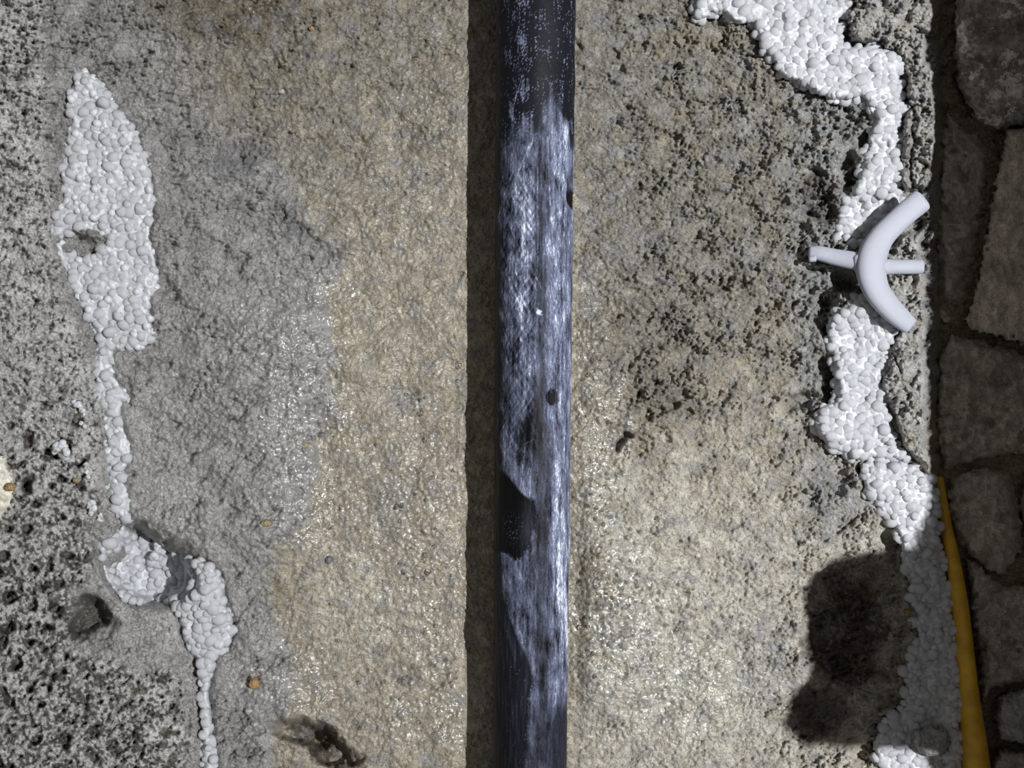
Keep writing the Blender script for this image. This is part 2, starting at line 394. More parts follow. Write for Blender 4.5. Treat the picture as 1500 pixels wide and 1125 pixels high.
def wall_h(u, v):
    i = int(np.clip(round((v+75)/SP), 0, shp[0]-1)); j = int(np.clip(round((u+75)/SP), 0, shp[1]-1)); return H[i, j]
Hs = blur(H, 6)
def wall_hs(u, v):
    i = np.clip(np.round((np.asarray(v)+75)/SP).astype(int), 0, shp[0]-1); j = np.clip(np.round((np.asarray(u)+75)/SP).astype(int), 0, shp[1]-1); return Hs[i, j]

# coarse wall that carries on outside the frame
uo = np.linspace(-1900, 1960, 260); vo = np.linspace(-1500, 2600, 260)
Uo, Vo = np.meshgrid(uo, vo)
Ho = -16 + 5*pnoise(Uo.shape, 15, 90, seed=50) + 6*pnoise(Uo.shape, 15, 300, seed=51)
inn = (Uo > -50) & (Uo < 1615) & (Vo > -50) & (Vo < 1176)
Ho = np.where(inn, -130, Ho)
link('wall_surround', new_mesh('wall_surround', at(Uo, Vo, Ho).reshape(-1, 3), grid_quads(*Uo.shape)), M_SUR, kind='structure')

# ------------------------------------------------------------------ unseen slab added right of the frame, edge cut to cast shade on stones and hollow
HY = 0.20
def to_edge(u, v):
    p = at(u, v, 0.0); t = HY/(-LAMP[1]); return p + (LAMP-p)*t
prof = [(1357,-2500),(1357,-300),(1357,60),(1354,250),(1357,420),(1358,640),(1356,690),(1350,745),(1330,790),(1324,850),(1304,903),(1284,893),(1266,836),(1215,822),(1190,842),(1182,890),(1192,935),(1198,965),(1178,1000),(1158,1035),
        (1150,1065),(1175,1088),(1240,1096),(1300,1092),(1345,1100),(1358,1150),(1358,3200)]
pe = np.array([to_edge(u, v) for u, v in prof])
verts = []; quads = []
layers = [(-HY, 0.0), (-HY+0.012, 0.002), (-HY+0.03, 0.012), (-HY+0.06, 0.022), (0.012, 0.03)]
nP = len(pe)
for y, off in layers:
    for i in range(nP):
        base = 0.222
        x = pe[i][0]
        if off > 0: x = max(x, min(base, x+off*3)) if x < base else x
        verts.append((x, y, pe[i][2]))
for y in (-HY, 0.012):
    for i in range(nP): verts.append((0.60, y, pe[i][2]))
for a in range(len(layers)-1):
    for i in range(nP-1):
        q = a*nP+i; quads.append((q, q+nP, q+nP+1, q+1))
Lf = len(layers)*nP
for i in range(nP-1):
    quads.append((i, i+1, Lf+i+1, Lf+i)); quads.append((Lf-nP+i, Lf+nP+i, Lf+nP+i+1, Lf-nP+i+1)); quads.append((Lf+i, Lf+i+1, Lf+nP+i+1, Lf+nP+i))
link('shade_slab', new_mesh('shade_slab', np.array(verts), quads, shade=False), M_SUR, kind='structure')

# ------------------------------------------------------------------ patch solids: stones, chips, foam cores
def patch_mesh(name, poly, hb, ht, er, sp=2.5, amp=1.0, wl=24, seed=0, tilt=(0, 0), extra=None, wobble=1.5):
    pu = [p[0] for p in poly]; pv = [p[1] for p in poly]
    a = np.arange(min(pu)-sp*2, max(pu)+sp*3, sp); b = np.arange(min(pv)-sp*2, max(pv)+sp*3, sp)
    X, Y = np.meshgrid(a, b)
    big = (max(64, X.shape[0]), max(64, X.shape[1]))
    f = lambda w, s: pnoise(big, sp, w, seed=seed*10+s)[:X.shape[0], :X.shape[1]]
    d = sdf(poly, X+wobble*f(18, 1), Y+wobble*f(18, 2))
    t = np.clip(d/er, 0, 1)
    top = ht + tilt[0]*(X-np.mean(pu)) + tilt[1]*(Y-np.mean(pv)) + amp*(2.2*f(wl*2.2, 3) + 1.4*f(wl, 4)+0.8*f(wl*0.45, 5))
    if extra is not None: top = top + extra(X, Y)
    h = hb + (top-hb)*np.sqrt(1-(1-t)**2)
    keep = d > 0
    cell = keep[:-1, :-1] & keep[1:, :-1] & keep[:-1, 1:] & keep[1:, 1:]
    q = grid_quads(*X.shape)[cell.ravel()]
    n = X.size
    co = np.concatenate([at(X, Y, h).reshape(-1, 3), at(X, Y, np.full(X.shape, hb-4.0)).reshape(-1, 3)])
    back = q[:, ::-1]+n
    # side walls along boundary edges
    e = np.concatenate([q[:, [0, 1]], q[:, [1, 2]], q[:, [2, 3]], q[:, [3, 0]]])
    key = np.sort(e, 1)[:, 0].astype(np.int64)*n + np.sort(e, 1)[:, 1]
    _, inv, cnt = np.unique(key, return_inverse=True, return_counts=True)
    be = e[cnt[inv] == 1]
    side = np.stack([be[:, 1], be[:, 0], be[:, 0]+n, be[:, 1]+n], 1)
    allq = np.concatenate([q, back, side])
    used = np.unique(allq); remap = np.zeros(2*n, int); remap[used] = np.arange(len(used))
    me = new_mesh(name, co[used], remap[allq])
    def hfun(u, v):
        i = int(np.clip(round((v-b[0])/sp), 0, len(b)-1)); j = int(np.clip(round((u-a[0])/sp), 0, len(a)-1)); return h[i, j], d[i, j]
    return me, hfun

def stone(poly, ht, mat, label, er=18, amp=1.0, seed=1, tilt=(0, 0), name='stone', hb=-50, wl=24, sp=2.5):
    m, _ = patch_mesh(name, poly, hb, ht, er, sp=sp, amp=amp, wl=wl, seed=seed, tilt=tilt)
    o = link(name, m, mat, wall); o['label'] = label; return o

stone([(1402,-70),(1396,60),(1402,130),(1418,158),(1430,180),(1462,192),(1500,186),(1600,190),(1620,-70)], 34, M_STONE_W,
      'dark brown stone with white lime crust at the upper right', er=26, amp=1.6, seed=61)
stone([(1474,186),(1458,260),(1450,310),(1440,360),(1426,430),(1413,470),(1424,486),(1450,492),(1482,500),(1560,528),(1630,530),(1630,186)], 18, concrete_mat('tan_stone', False, (0.60,0.53,0.45)),
      'tan slab-like stone below the lime-crusted stone', er=10, amp=0.8, seed=62, tilt=(0.05, 0))
stone([(1392,492),(1376,520),(1370,580),(1372,650),(1384,690),(1430,676),(1480,668),(1560,660),(1630,650),(1630,540),(1560,536),(1480,508),(1430,494)], -8, M_STONE,
      'low dark brown stone in shadow', er=26, amp=1.6, seed=63)
stone([(1390,700),(1384,740),(1398,790),(1425,820),(1470,850),(1500,800),(1496,740),(1480,690),(1440,682)], 2, M_STONE, 'rounded dark stone beside the yellow hose top', er=30, amp=1.4, seed=64)
stone([(1500,700),(1492,745),(1520,840),(1630,860),(1630,670),(1540,672)], 6, M_STONE, 'stone cut off by the right frame edge', er=14, amp=1.2, seed=65)
stone([(1412,810),(1420,880),(1430,960),(1440,1040),(1452,1010),(1500,1000),(1630,1000),(1630,868),(1520,850),(1470,858),(1440,830)], 0, M_STONE, 'large dark stone right of the yellow hose', er=22, amp=1.8, seed=66)
stone([(1462,1018),(1455,1050),(1462,1082),(1500,1092),(1630,1092),(1630,1010),(1500,1008)], 8, M_PALE, 'paler stone near the lower right corner', er=12, amp=1.4, seed=67)
stone([(1462,1096),(1445,1130),(1440,1200),(1630,1200),(1630,1100),(1500,1100)], 6, M_STONE, 'stone in the lower right corner', er=12, amp=1.4, seed=68)
stone([(1374,300),(1368,380),(1372,470),(1400,478),(1420,420),(1440,300),(1452,220),(1430,196),(1404,180),(1386,150),(1378,220)], -24, M_STONE, 'recessed dark rubble beside the clip', er=30, amp=2.6, seed=69, wl=30)
# mortar chip lodged in the foam, bottom right
stone([(1338,1068),(1360,1060),(1388,1068),(1394,1090),(1386,1108),(1360,1112),(1342,1100),(1334,1084)], 30, M_PALE, 'pale mortar chip lodged in the white foam', er=8, amp=0.8, seed=70, name='mortar_chip', hb=-10, sp=2)
# cream lump at the far left edge
cream = NT('cream_plaster')
cr = cream.ramp(cream.noise(170, 3, 0.6), [(0.35, lin((170,160,140))), (0.55, lin((222,218,205)))])
bx = cream.n.new('ShaderNodeAttribute')
cream.link(cr, cream.b.inputs['Base Color']); cream.b.inputs['Roughness'].default_value = 0.7
cream.link(cream.bump(cream.noise(900, 3), 0.0004, 0.6), cream.b.inputs['Normal'])
m, _ = patch_mesh('plaster_lump', [(-60,630),(-8,646),(8,664),(20,690),(27,712),(24,736),(10,756),(0,790),(-20,820),(-60,830)], -5, 44, 26, sp=2, amp=0.8, seed=72)
link('plaster_lump', m, cream.m, wall, label='cream plaster lump at the left frame edge')
rust = concrete_mat('rust_pebble', False, lin((158,128,88)), fine=0.5)
ochp = concrete_mat('ochre_pebble', False, lin((146,134,108)), fine=0.5)
def pebble(u, v, r, mat, label, proud=0.6, seed=0):
    bm = bmesh.new(); bmesh.ops.create_icosphere(bm, subdivisions=3, radius=1.0)
    rr = np.random.default_rng(seed)
    ph = rr.uniform(0, 6, 3)
    for q in bm.verts:
        c = q.co; k = 1+0.13*math.sin(2.3*c.x+ph[0])+0.12*math.sin(3.1*c.z+ph[1])+0.08*math.sin(4*c.y+ph[2])
        q.co = (c.x*k*r*K, c.y*k*r*K*0.8, c.z*k*r*K*rr.uniform(0.84, 0.86))
    m = bpy.data.meshes.new('pebble'); bm.to_mesh(m); bm.free(); m.polygons.foreach_set('use_smooth', [True]*len(m.polygons))
    o = link('pebble', m, mat, wall); o.location = at(u, v, wall_hs(u, v)+r*proud-2); o['label'] = label
for i, a in enumerate([(14,713,7,rust,'rust coloured pebble in the cream lump',3.0),(389,766,8,ochp,'ochre pebble in grey mortar',.4),(372,1000,9,rust,'orange pebble near the lower left',.4),(113,703,6,ochp,'small ochre pebble beside the foam crumbs',.4),
        (181,686,5,ochp,'small brown pebble beside the thin foam seam',.4),(365,1042,6,M_PALE,'small white pebble near the lower left',.5),(372,1061,5,M_PALE,'tiny white pebble under the white pebble',.5),(447,652,6,ochp,'round ochre pebble seated in a pit',.1),
        (430,640,4,ochp,'ochre grain',.3),(1330,897,6,rust,'orange pebble beside the lower foam',2.0),(412,134,5,M_PALE,'pale grit grain in the upper concrete',.4),(456,42,4,rust,'orange grit grain near the top',.4),
        (481,820,6,concrete_mat('slate_pebble', False, lin((110,112,118)), fine=0.4),'slate grey pebble in the damp beige concrete',.3)]):
    pebble(a[0], a[1], a[2], a[3], a[4], a[5], seed=100+i)

# ------------------------------------------------------------------ black pipe
UC0, UC1 = 785.0, 776.0            # centre at top / bottom of the photograph
def pc(v): return UC0+(UC1-UC0)*(v/1125.0)
def pr(v): return 58-4.0*np.clip(v/1125.0, -0.3, 1.3)
front = np.radians(np.linspace(-100, 100, 150)); backa = np.radians(np.linspace(100, 260, 22))[1:-1]
ang = np.concatenate([front, backa])
pv_ = np.concatenate([np.linspace(-1500, -60, 30)[:-1], np.arange(-60, 1190, 1.7), np.linspace(1190, 2600, 30)[1:]])
A, PV = np.meshgrid(ang, pv_)
PH = 55.0
rad = pr(PV)
PU = pc(PV)+rad*np.sin(A)
psh = A.shape
# image-space-free coordinates on the pipe: arc s (px) and length v (px)
S = rad*np.sin(np.where(np.abs(A) < math.pi/2, A, math.copysign(1, 1)*math.pi/2))
X = PU
f = lambda wl, **k: pnoise((len(pv_), 220), 1.0, wl, **k)[:, :psh[1]]
st1 = f(6, ax=9, ang=90, seed=80); st2 = f(14, ax=8, ang=90, seed=81); st3 = f(3, ax=4, ang=90, seed=82); sp1 = f(3.0, seed=83, width=0.9); cl1 = f(45, ax=2, ang=90, seed=84); cl2 = f(20, ax=1.6, ang=70, seed=85); dia = f(5, ax=6, ang=58, seed=86); dia2 = f(5, ax=6, ang=-50, seed=87)
x, v = X, PV
xw = x+2.5*cl2+1.0*sp1; vw = v+7*st2+4*cl2
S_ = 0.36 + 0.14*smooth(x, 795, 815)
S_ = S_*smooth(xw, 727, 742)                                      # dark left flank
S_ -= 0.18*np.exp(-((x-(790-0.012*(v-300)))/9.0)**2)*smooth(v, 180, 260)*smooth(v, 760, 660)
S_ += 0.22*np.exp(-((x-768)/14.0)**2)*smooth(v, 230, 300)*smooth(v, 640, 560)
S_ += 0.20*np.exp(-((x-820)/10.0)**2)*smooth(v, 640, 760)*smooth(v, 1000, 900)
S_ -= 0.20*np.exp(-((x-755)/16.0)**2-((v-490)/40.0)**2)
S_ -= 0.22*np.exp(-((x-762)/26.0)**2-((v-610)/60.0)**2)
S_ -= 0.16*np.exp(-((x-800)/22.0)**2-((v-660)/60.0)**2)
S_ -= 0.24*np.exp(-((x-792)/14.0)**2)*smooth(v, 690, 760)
S_ *= 1+0.0*x
tex = 0.13*st1+0.13*st2+0.10*st3+0.12*cl1+0.13*cl2+0.10*sp1
tex += np.where((x < 784) & (v > 260) & (v < 660), 0.16*dia+0.12*dia2, 0.05*dia)
S_ = S_ + tex*(0.2+S_*0.75)
# top: unscuffed, dusty specks only
startv = 205 - 40*np.exp(-((x-805)/16.0)**2) + 30*smooth(x, 760, 735)+20*np.exp(-((x-785)/5.0)**2)
topm = smooth(vw, startv-22, startv+22)
S_ = S_*topm + (1-topm)*(0.03+0.55*smooth(sp1+0.5*st1+0.55*cl2+0.35*np.exp(-((x-765)/14.0)**2)*3-0.5, 1.1, 2.0))
B1 = [(700,676),(727,680),(740,690),(752,703),(764,716),(776,725),(782,724),(784,745),(779,765),(774,790),(766,803),(754,812),(744,803),(727,802),(700,800)]
B2 = [(700,838),(728,846),(736,868),(744,888),(755,915),(766,938),(776,960),(779,985),(770,1020),(769,1060),(768,1125),(765,1300),(700,1300)]
b1 = smooth(sdf(B1, x+0.8*sp1, v+1.2*sp1), -1.5, 1.5); b2 = smooth(sdf(B2, x+1.0*sp1, v+1.5*sp1), -2.5, 2.5)
S_ = S_*(1-b1)+b1*(0.0+0.35*smooth(sp1, 1.2, 2.2)*np.exp(-((x-750)/15.0)**2-((v-765)/18.0)**2)*2+0.10*np.exp(-((x-772)/10.0)**2-((v-770)/30.0)**2))
S_ = S_*(1-b2)+b2*(0.035+0.05*np.clip(st1, 0, 2)+0.3*smooth(sp1, 2.0, 2.8))
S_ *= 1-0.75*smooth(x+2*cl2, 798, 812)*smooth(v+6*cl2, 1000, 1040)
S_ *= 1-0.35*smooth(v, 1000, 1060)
hole = np.maximum(smooth(blob(x+1.0*sp1, v+1.5*sp1, 840, 296, 13, 15), .3, .5), smooth(blob(x+0.8*sp1, v+0.8*sp1, 807, 581, 9, 12), .3, .5))
hole = np.maximum(hole, 0.9*smooth(blob(x, v, 790, 500, 5, 60), .3, .8)*0.4)
S_ = S_*(1-hole)
for cx, cy, r in [(788,462,5)]:
    S_ = np.maximum(S_, 1.1*smooth(blob(x+1*sp1, v+1*sp1, cx, cy, r, r+1), .4, .7))
# scratch lines
def scr(x0, y0, x1, y1, w, k):
    global S_
    dx, dy = x1-x0, y1-y0; t = np.clip(((x-x0)*dx+(v-y0)*dy)/(dx*dx+dy*dy), 0, 1)
    d = np.hypot(x-x0-t*dx+0.3*sp1, v-y0-t*dy); S_ = S_ + k*smooth(d, w, 0)
for a in [(800,215,804,310,1.5,.35),(804,310,810,400,1.5,.3),(786,260,787,390,1.0,.3),(782,410,792,430,1.2,.4),(776,415,786,432,1.2,.35),(771,395,790,422,1,.3),(776,225,757,270,1.5,.3),(781,215,765,262,1.2,.3),
          (787,215,791,250,1,-.4),(783,260,784,400,1.4,-.3),(791,300,792,395,1.2,-.3),(814,330,822,450,1.0,-.25),(824,220,826,290,1,-.3),(798,135,807,143,.8,.4),(783,500,783,545,1.2,.25),(768,650,762,710,1,.3),(778,660,775,720,1,.3),
          (786,670,784,700,1,.3),(757,150,752,175,1.2,.35),(772,140,768,160,1.2,.3),(760,60,754,80,1,.4),(753,170,764,130,1,.3),(755,890,768,935,1.2,.25),(815,225,818,300,1.2,.25),(830,420,832,640,1.2,.2)]:
    scr(*a)
for i in range(150):
    cx, cy = rng.uniform(734, 828), rng.uniform(210, 680); a = rng.uniform(-1.1, 1.1) if cx < 784 else rng.uniform(-0.25, 0.25); L = rng.uniform(4, 14)
    sel = (np.abs(pv_-cy) < 20); sl = slice(np.argmax(sel), np.argmax(sel)+int(sel.sum()))
    dx, dy = math.sin(a)*L, math.cos(a)*L
    xs_, vs_ = x[sl], v[sl]; t = np.clip(((xs_-cx)*dx+(vs_-cy)*dy)/(dx*dx+dy*dy), 0, 1)
    d = np.hypot(xs_-cx-t*dx, vs_-cy-t*dy); S_[sl] += rng.choice([0.28, 0.22, -0.2])*smooth(d, 1.1, 0)
vis = np.cos(A) > -0.1
S_ = np.clip(np.where(vis, S_, 0.1), 0, 1)
# relief: long groove, lifted skin edges, dents
rel = 0.14*st1*topm + 0.05*sp1 + 0.5*cl1
rel -= 1.6*np.exp(-((x-(786+0.0*(v)))/2.2)**2)*smooth(v, 205, 240)*smooth(v, 520, 470)
rel -= 0.9*np.exp(-((x-794)/2.0)**2)*smooth(v, 230, 260)*smooth(v, 410, 380)
cen = 783-7*smooth(v, 560, 660); rel += 1.6*smooth(x, cen-9, cen)*smooth(x, cen+3, cen)*smooth(v, 470, 500)*smooth(v, 660, 620)
rel -= 1.2*b1 + 1.0*b2 + 2.2*hole
rel += 1.1*np.exp(-((x-(728+ (v-870)*0.30))/3.0)**2)*smooth(v, 865, 885)*smooth(v, 960, 940)
R = rad+np.where(vis, rel, 0)
PUx = pc(PV)+R*np.sin(A); PHh = PH+R*np.cos(A)
# straight tube in world space: place about its own axis, seen where the photograph has it
s0 = (D-PH*K)/D
co = np.stack([(pc(PV)-750)*K*s0 + R*np.sin(A)*K*s0, -(PH+R*np.cos(A)*s0)*K, (562.5-PV)*K*s0], -1)
ny, nx = psh
i = np.arange((ny-1)*nx); r_ = i//nx; c_ = i % nx; c2 = (c_+1) % nx
quads = np.stack([r_*nx+c_, r_*nx+c2, (r_+1)*nx+c2, (r_+1)*nx+c_], 1)[:, ::-1]
me = new_mesh('pipe', co.reshape(-1, 3), quads)
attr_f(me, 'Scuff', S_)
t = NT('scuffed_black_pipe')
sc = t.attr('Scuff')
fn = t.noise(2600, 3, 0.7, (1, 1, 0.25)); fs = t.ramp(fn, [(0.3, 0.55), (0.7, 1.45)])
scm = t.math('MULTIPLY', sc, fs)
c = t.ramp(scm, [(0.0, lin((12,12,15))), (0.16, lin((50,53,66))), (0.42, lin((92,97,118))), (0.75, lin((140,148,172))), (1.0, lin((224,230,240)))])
t.link(c, t.b.inputs['Base Color'])
t.link(t.maprange(scm, 0, 0.6, 0.5, 0.75), t.b.inputs['Roughness']); t.b.inputs['Specular IOR Level'].default_value = 0.16; t.link(t.bump(fn, 0.0001, 0.6, t.bump(t.noise(900, 2), 0.0001, 0.6)), t.b.inputs['Normal'])
link('pipe', me, t.m, label='black plastic pipe scuffed bluish white, running vertically down the wall', category='pipe')

# ------------------------------------------------------------------ white foam seams
def bead_mesh(seed):
    bm = bmesh.new(); bmesh.ops.create_icosphere(bm, subdivisions=2, radius=1.0)
    rr = np.random.default_rng(seed); dirs = rr.normal(size=(7, 3)); dirs /= np.linalg.norm(dirs, axis=1)[:, None]; cut = rr.uniform(0.6, 0.95, 7)
    for q in bm.verts:
        p = np.array(q.co)
        for d_, c_ in zip(dirs, cut):
            k = p@d_
            if k > c_: p = p-(k-c_)*d_*0.85
        q.co = p
    m = bpy.data.meshes.new('bead'); bm.to_mesh(m); bm.free(); m.polygons.foreach_set('use_smooth', [True]*len(m.polygons)); m.materials.append(M_FOAM); return m
BEADS = [bead_mesh(200+i) for i in range(9)]
def ico_arrays(m):
    co = np.zeros(len(m.vertices)*3, np.float32); m.vertices.foreach_get('co', co)
    return co.reshape(-1, 3), np.array([tuple(p.vertices) for p in m.polygons])
BA = [ico_arrays(m) for m in BEADS]

def rot(rr):
    q = rr.normal(size=4); q /= np.linalg.norm(q); return q

def scatter(poly, dmin, n, rr, U_=None):
    pu = [p[0] for p in poly]; pv = [p[1] for p in poly]; cell = dmin; pts = {}; out = []
    cu = rr.uniform(min(pu), max(pu), n); cv = rr.uniform(min(pv), max(pv), n)
    ins = inside(poly, cu, cv)
    for a, b in zip(cu[ins], cv[ins]):
        i, j = int(a//cell), int(b//cell); ok = True
        for di in (-1, 0, 1):
            for dj in (-1, 0, 1):
                for (pa, pb) in pts.get((i+di, j+dj), ()):
                    if (pa-a)**2+(pb-b)**2 < dmin*dmin: ok = False
        if ok: pts.setdefault((i, j), []).append((a, b)); out.append((a, b))
    return out

def foam(name, label, polys, seed, dmin=8.6, rmin=5.6, rmax=10.5, ht=16, hb=-26, holes=(), extra=None, deep=False, group='white foam in the wall joints', skip=None, er=12):
    rr = np.random.default_rng(seed)
    poly = polys
    cu, cv = np.mean([p[0] for p in poly]), np.mean([p[1] for p in poly])
    base = at(cu, cv, hb)
    root = empty(name, base, label, 'foam', group)
    m, hf = patch_mesh('foam_core', poly, hb, ht, er, sp=3, amp=0.9, wl=20, seed=seed, extra=extra, wobble=1.0)
    co = link('foam_core', m, M_FOAMB, root); co.location = -base
    pts = []
    for (a, b) in scatter(poly, dmin, 26000, rr):
        if any(((a-h[0])/h[2])**2+((b-h[1])/h[3])**2 < 1 for h in holes): continue
        h, d = hf(a, b)
        if d < 1.5: continue
        r = rr.uniform(rmin, rmax)
        pts.append((a, b, max(h-0.45*r, 2.0 if d < 9 and not deep else -90)+rr.uniform(-3.0, 1.6), r))
    pts.sort(key=lambda p: -p[3])
    inframe = [p for p in pts if -5 < p[0] < 1505 and -5 < p[1] < 1130]
    rest = [p for p in pts if not (-5 < p[0] < 1505 and -5 < p[1] < 1130)]
    single, rest = inframe[:290], inframe[290:]+rest
    for (a, b, h, r) in single:
        o = bpy.data.objects.new('bead', BEADS[rr.integers(len(BEADS))]); COL.objects.link(o); o.parent = root
        o.rotation_mode = 'QUATERNION'; o.rotation_quaternion = rot(rr)
        o.location = at(a, b, h)-base; k = r*K; o.scale = (k*rr.uniform(0.92, 1.12), k*rr.uniform(0.9, 1.1), k*rr.uniform(0.9, 1.1))
    if rest:
        V_ = []; T_ = []; n = 0
        for (a, b, h, r) in rest:
            c_, t_ = BA[rr.integers(len(BA))]
            q = rr.normal(size=(3, 3)); Q, _ = np.linalg.qr(q)
            if np.linalg.det(Q) < 0: Q[:, 0] *= -1
            V_.append(c_@Q*(r*K)+(at(a, b, h)-base)); T_.append(t_+n); n += len(c_)
        mm = new_mesh('beads', np.concatenate(V_), None, np.concatenate(T_)); link('beads', mm, M_FOAM, root, kind='stuff')
    return root

foam('foam_seam', 'tapering white bead foam seam on the left, upper, wide at top and thin below', F_A, 301, ht=16, er=7, holes=[(120,358,26,12),(108,490,14,10)],
     extra=lambda X, Y: -16*blob(X, Y, 120, 358, 24, 12)+4*np.exp(-((X-185)/30)**2-((Y-450)/50)**2)+1*smooth(Y, 520, 600))
foam('foam_seam', 'white bead foam seam at the lower left with a sunken grey hollow', F_B, 302, ht=14, hb=-130, deep=True, rmax=11.5,
     extra=lambda X, Y: -92*smooth(blob(X, Y, 220, 836, 68, 46, 14), .25, .6)+30*blob(X, Y, 300, 848, 26, 50)-50*blob(X, Y, 205, 785, 30, 14)+5*blob(X, Y, 160, 820, 22, 40))
foam('foam_seam', 'broad white bead foam seam crossing the upper right down to the clip', F_C, 303, ht=20,
     extra=lambda X, Y: -20*smooth(Y, 272, 300)+3*blob(X, Y, 1150, 80, 60, 60)-8*blob(X, Y, 1285, 215, 18, 14))
foam('foam_seam', 'white bead foam patch directly below the plastic clip', F_D, 304, ht=16,
     extra=lambda X, Y: -14*blob(X, Y, 1245, 500, 24, 24)-16*blob(X, Y, 1265, 575, 24, 26)+10*blob(X, Y, 1220, 635, 34, 22)-10*blob(X, Y, 1280, 520, 20, 20)+6*blob(X, Y, 1240, 560, 12, 40))
foam('foam_seam', 'shaded white foam strip at the lower right beside the yellow hose', F_E, 305, ht=12, dmin=9.0, extra=lambda X, Y: 6*blob(X, Y, 1285, 700, 30, 30)-5*smooth(Y, 780, 850))

# loose crumbs
def crumb(pts, label, seed, r=5.0, hset=None):
    wh = (lambda a, b: hset) if hset is not None else (lambda a, b: wall_hs(a, b)+2.5)
    rr = np.random.default_rng(seed); base = at(pts[0][0], pts[0][1], wh(*pts[0][:2])-4)
    V_ = []; T_ = []; n = 0
    for p in pts:
        a, b = p[:2]; rad_ = p[2] if len(p) > 2 else r
        for k in range(3):
            c_, t_ = BA[rr.integers(len(BA))]
            aa, bb = a+rr.uniform(-.35, .35)*rad_, b+rr.uniform(-.35, .35)*rad_
            V_.append(c_*np.array([rr.uniform(.7, 1.1), .7, rr.uniform(.7, 1.1)])*(rad_*0.8*K)+(at(aa, bb, wh(a, b)+rad_*0.6+rr.uniform(0, 1.5))-base)); T_.append(t_+n); n += len(c_)
    o = link('foam_crumb', new_mesh('foam_crumb', np.concatenate(V_), None, np.concatenate(T_)), M_FOAM, None, label=label, category='foam crumb', group='loose foam crumbs on the left')
    o.location = base
crumb([(84,655,8),(92,652,8),(99,662,7),(95,674,5),(80,662,5)], 'largest white foam crumb, alone left of the thin seam', 401)
crumb([(108,588,4),(114,592,6),(120,600,5),(122,607,3.5)], 'slanting white foam crumb, topmost beside the left seam', 402)
crumb([(118,620,4),(124,625,4)], 'small white foam crumb just under the slanting crumb', 403)
crumb([(78,628,3)], 'tiny white foam speck above the largest crumb', 404, 3)
crumb([(125,680,3.5),(126,690,5),(129,698,4)], 'narrow white foam crumb right of the largest crumb', 405)
crumb([(134,735,6),(137,745,7),(133,752,5),(146,762,4),(147,755,4),(130,742,4)], 'white foam crumb above the lower left seam', 406)
crumb([(231,799,7),(227,814,10)], 'pear-shaped pair of fused foam beads in the lower left hollow', 409, hset=-66)

# ------------------------------------------------------------------ white plastic clip
t = NT('white_nylon'); t.b.inputs['Base Color'].default_value = (*lin((166,169,180)), 1); t.b.inputs['Roughness'].default_value = 0.55
t.b.inputs['Subsurface Weight'].default_value = 0.5; t.b.inputs['Subsurface Radius'].default_value = (0.002, 0.002, 0.0024); t.b.inputs['Subsurface Scale'].default_value = 1.0
t.link(t.bump(t.noise(500, 3), 0.00015, 0.5), t.b.inputs['Normal']); M_NYL = t.m

def spline(pts, n):
    pts = np.array(pts, float); m_ = len(pts); out = []
    for k in range(n):
        x_ = k/(n-1)*(m_-1); i_ = min(int(x_), m_-2); f_ = x_-i_
        p0, p1, p2, p3 = pts[max(i_-1, 0)], pts[i_], pts[i_+1], pts[min(i_+2, m_-1)]
        out.append(0.5*((2*p1)+(-p0+p2)*f_+(2*p0-5*p1+4*p2-p3)*f_**2+(-p0+3*p1-3*p2+p3)*f_**3))
    return np.array(out)

def sweep(name, pts, n, mat, parent=None, base=np.zeros(3), seg=20, sq=2.6, depth=0.75, props=None):
    """pts: (u, v, h, half-width) ; rounded-rectangle section, half depth = depth * half-width"""
    s = spline(pts, n); P_ = at(s[:, 0], s[:, 1], s[:, 2]); W = s[:, 3]*K
    T = np.gradient(P_, axis=0); T /= np.linalg.norm(T, axis=1)[:, None]
    Y = np.array([0, -1.0, 0]); Sd = np.cross(T, Y); Sd /= np.linalg.norm(Sd, axis=1)[:, None]; Nn = np.cross(Sd, T)
    a = np.linspace(0, 2*math.pi, seg, endpoint=False); ca, sa = np.cos(a), np.sin(a)
    ex = np.sign(ca)*np.abs(ca)**(2/sq); ey = np.sign(sa)*np.abs(sa)**(2/sq)
    rings = []
    taper = np.ones(n); 
    e0 = np.linspace(0, 1, 5)[1:]
    rings.append(P_[0]+np.zeros((seg, 3)))
    ext = W[0]*0.35
    for q in e0[:-1]:
        rr_ = math.sin(q*math.pi/2); off = -(math.cos(q*math.pi/2))*ext
        rings.append(P_[0]+T[0]*off+Sd[0]*W[0]*rr_*ex[:, None]+Nn[0]*W[0]*depth*rr_*ey[:, None])
    rings[0] = P_[0]-T[0]*ext+np.zeros((seg, 3))
    for k in range(n): rings.append(P_[k]+Sd[k]*W[k]*ex[:, None]+Nn[k]*W[k]*depth*ey[:, None])
    ext = W[-1]*0.35
    for q in e0[::-1][1:]:
        rr_ = math.sin(q*math.pi/2); off = math.cos(q*math.pi/2)*ext
        rings.append(P_[-1]+T[-1]*off+Sd[-1]*W[-1]*rr_*ex[:, None]+Nn[-1]*W[-1]*depth*rr_*ey[:, None])
    rings.append(P_[-1]+T[-1]*ext+np.zeros((seg, 3)))
    R_ = len(rings); co = np.concatenate(rings)-base
    i = np.arange((R_-1)*seg); r_ = i//seg; c_ = i % seg; c2 = (c_+1) % seg
    q = np.stack([r_*seg+c_, r_*seg+c2, (r_+1)*seg+c2, (r_+1)*seg+c_], 1)
    me = new_mesh(name, co, q)
    bm = bmesh.new(); bm.from_mesh(me); bmesh.ops.remove_doubles(bm, verts=bm.verts, dist=1e-6); bmesh.ops.recalc_face_normals(bm, faces=bm.faces); bm.to_mesh(me); bm.free()
    me.polygons.foreach_set('use_smooth', [True]*len(me.polygons))
    return link(name, me, mat, parent, **(props or {}))

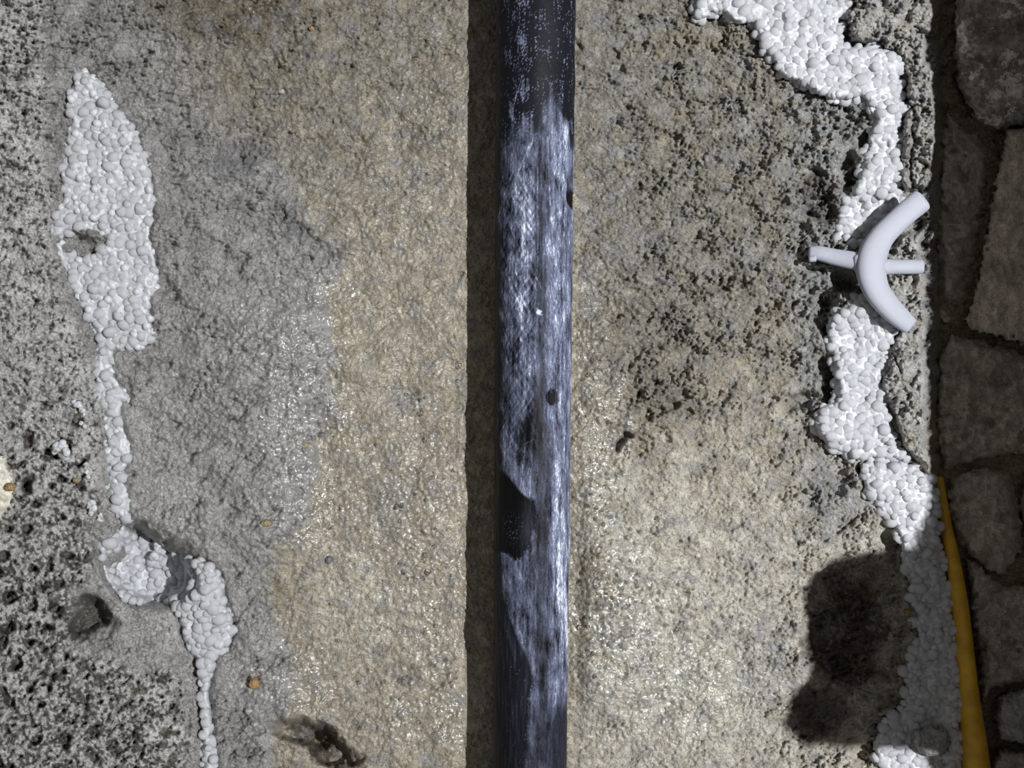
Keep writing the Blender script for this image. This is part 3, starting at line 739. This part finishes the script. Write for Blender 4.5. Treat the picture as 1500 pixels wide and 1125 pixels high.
cb = at(1285, 390, 0)
clip = empty('pipe_clip', cb, 'translucent white nylon clip with three prongs and an arm, stuck in the foam', 'clip')
sweep('band', [(1349,294,44,16.5),(1332,308,43,16.5),(1312,326,42,16.5),(1292,347,41,17.5),(1279,371,40,20),(1276,398,40,20.5),(1284,425,40,18),(1300,447,40,16.5),(1316,463,39,15),(1332,477,38,12.5)], 44, M_NYL, clip, cb, depth=0.5, sq=3.0)
sweep('prong', [(1272,392,40,14),(1292,391,40,12),(1310,391,38,10.5),(1332,391,36,10.5),(1349,391,34,10)], 16, M_NYL, clip, cb, depth=0.7)
sweep('arm', [(1187,370,20,9),(1200,371,22,10.5),(1220,376,24,11.5),(1240,380,27,12.5),(1262,384,32,13)], 18, M_NYL, clip, cb, depth=0.7)
sweep('nub', [(1186,380,27,4.2),(1194,379,28,4.5)], 5, M_NYL, clip, cb, depth=1.0)
sweep('web', [(1262,374,38,12),(1268,392,36,16),(1280,410,38,14)], 10, M_NYL, clip, cb, depth=0.4)

# ------------------------------------------------------------------ yellow hose
t = NT('yellow_hose_plastic'); yc = t.ramp(t.noise(160, 3), [(0.3, lin((186,140,34))), (0.7, lin((222,176,52)))])
t.link(yc, t.b.inputs['Base Color']); t.b.inputs['Roughness'].default_value = 0.45; t.link(t.bump(t.noise(700, 3), 0.0001, 0.5), t.b.inputs['Normal'])
sweep('hose', [(1376,700,-30,6),(1384,760,-12,8),(1392,800,-2,9),(1401,850,4,10.5),(1408,900,6,11.5),(1414,960,8,12.5),(1420,1020,8,13.5),(1426,1080,8,17),(1432,1140,8,19),(1438,1220,6,20),(1445,1400,-10,20)],
      60, t.m, None, sq=2.0, depth=1.0, props=dict(label='mustard yellow hose running down behind the foam at lower right', category='hose'))

# ------------------------------------------------------------------ water droplets
t = NT('water'); t.b.inputs['Base Color'].default_value = (1, 1, 1, 1); t.b.inputs['Roughness'].default_value = 0.16
t.b.inputs['Transmission Weight'].default_value = 1.0; t.b.inputs['IOR'].default_value = 1.33
bm = bmesh.new(); bmesh.ops.create_icosphere(bm, subdivisions=2, radius=1.0); dm = bpy.data.meshes.new('d'); bm.to_mesh(dm); bm.free(); dc, dt = ico_arrays(dm); bpy.data.meshes.remove(dm)
V_ = []; T_ = []; n = 0; rr = np.random.default_rng(9)
spots = []
for (u0, v0, ru, rv, cnt) in [(615,800,60,170,60),(900,900,55,90,190),(880,740,30,120,70),(435,620,45,110,80),(600,1000,70,60,40),(540,930,80,60,25),(440,760,40,30,25),(1000,900,90,90,60),(610,590,14,14,12),(585,742,10,5,8)]:
    for _ in range(cnt): spots.append((rr.normal(u0, ru*0.6), rr.normal(v0, rv*0.6), rr.uniform(1.6, 3.4)))
for a in [(613,690,3.5),(580,742,3.5),(588,741,3.5),(650,700,3),(664,690,3),(465,770,4),(460,776,3.5),(621,820,4),(592,838,4),(627,838,4),(480,600,4),(470,637,5),(478,633,4),(450,640,4),(616,605,5),(672,535,5),(644,877,4)]: spots.append(a)
for (a, b, r) in spots:
    if 676 < a < 848 or not (-10 < b < 1135): continue
    h = wall_h(a, b)
    V_.append(dc*np.array([1, 0.55, rr.uniform(1.0, 1.4)])*(r*K)+at(a, b, h+0.25*r)); T_.append(dt+n); n += len(dc)
o = link('water_droplets', new_mesh('water_droplets', np.concatenate(V_), None, np.concatenate(T_)), t.m, None, kind='stuff', label='fine water droplets beading on the damp concrete beside the pipe', category='water')
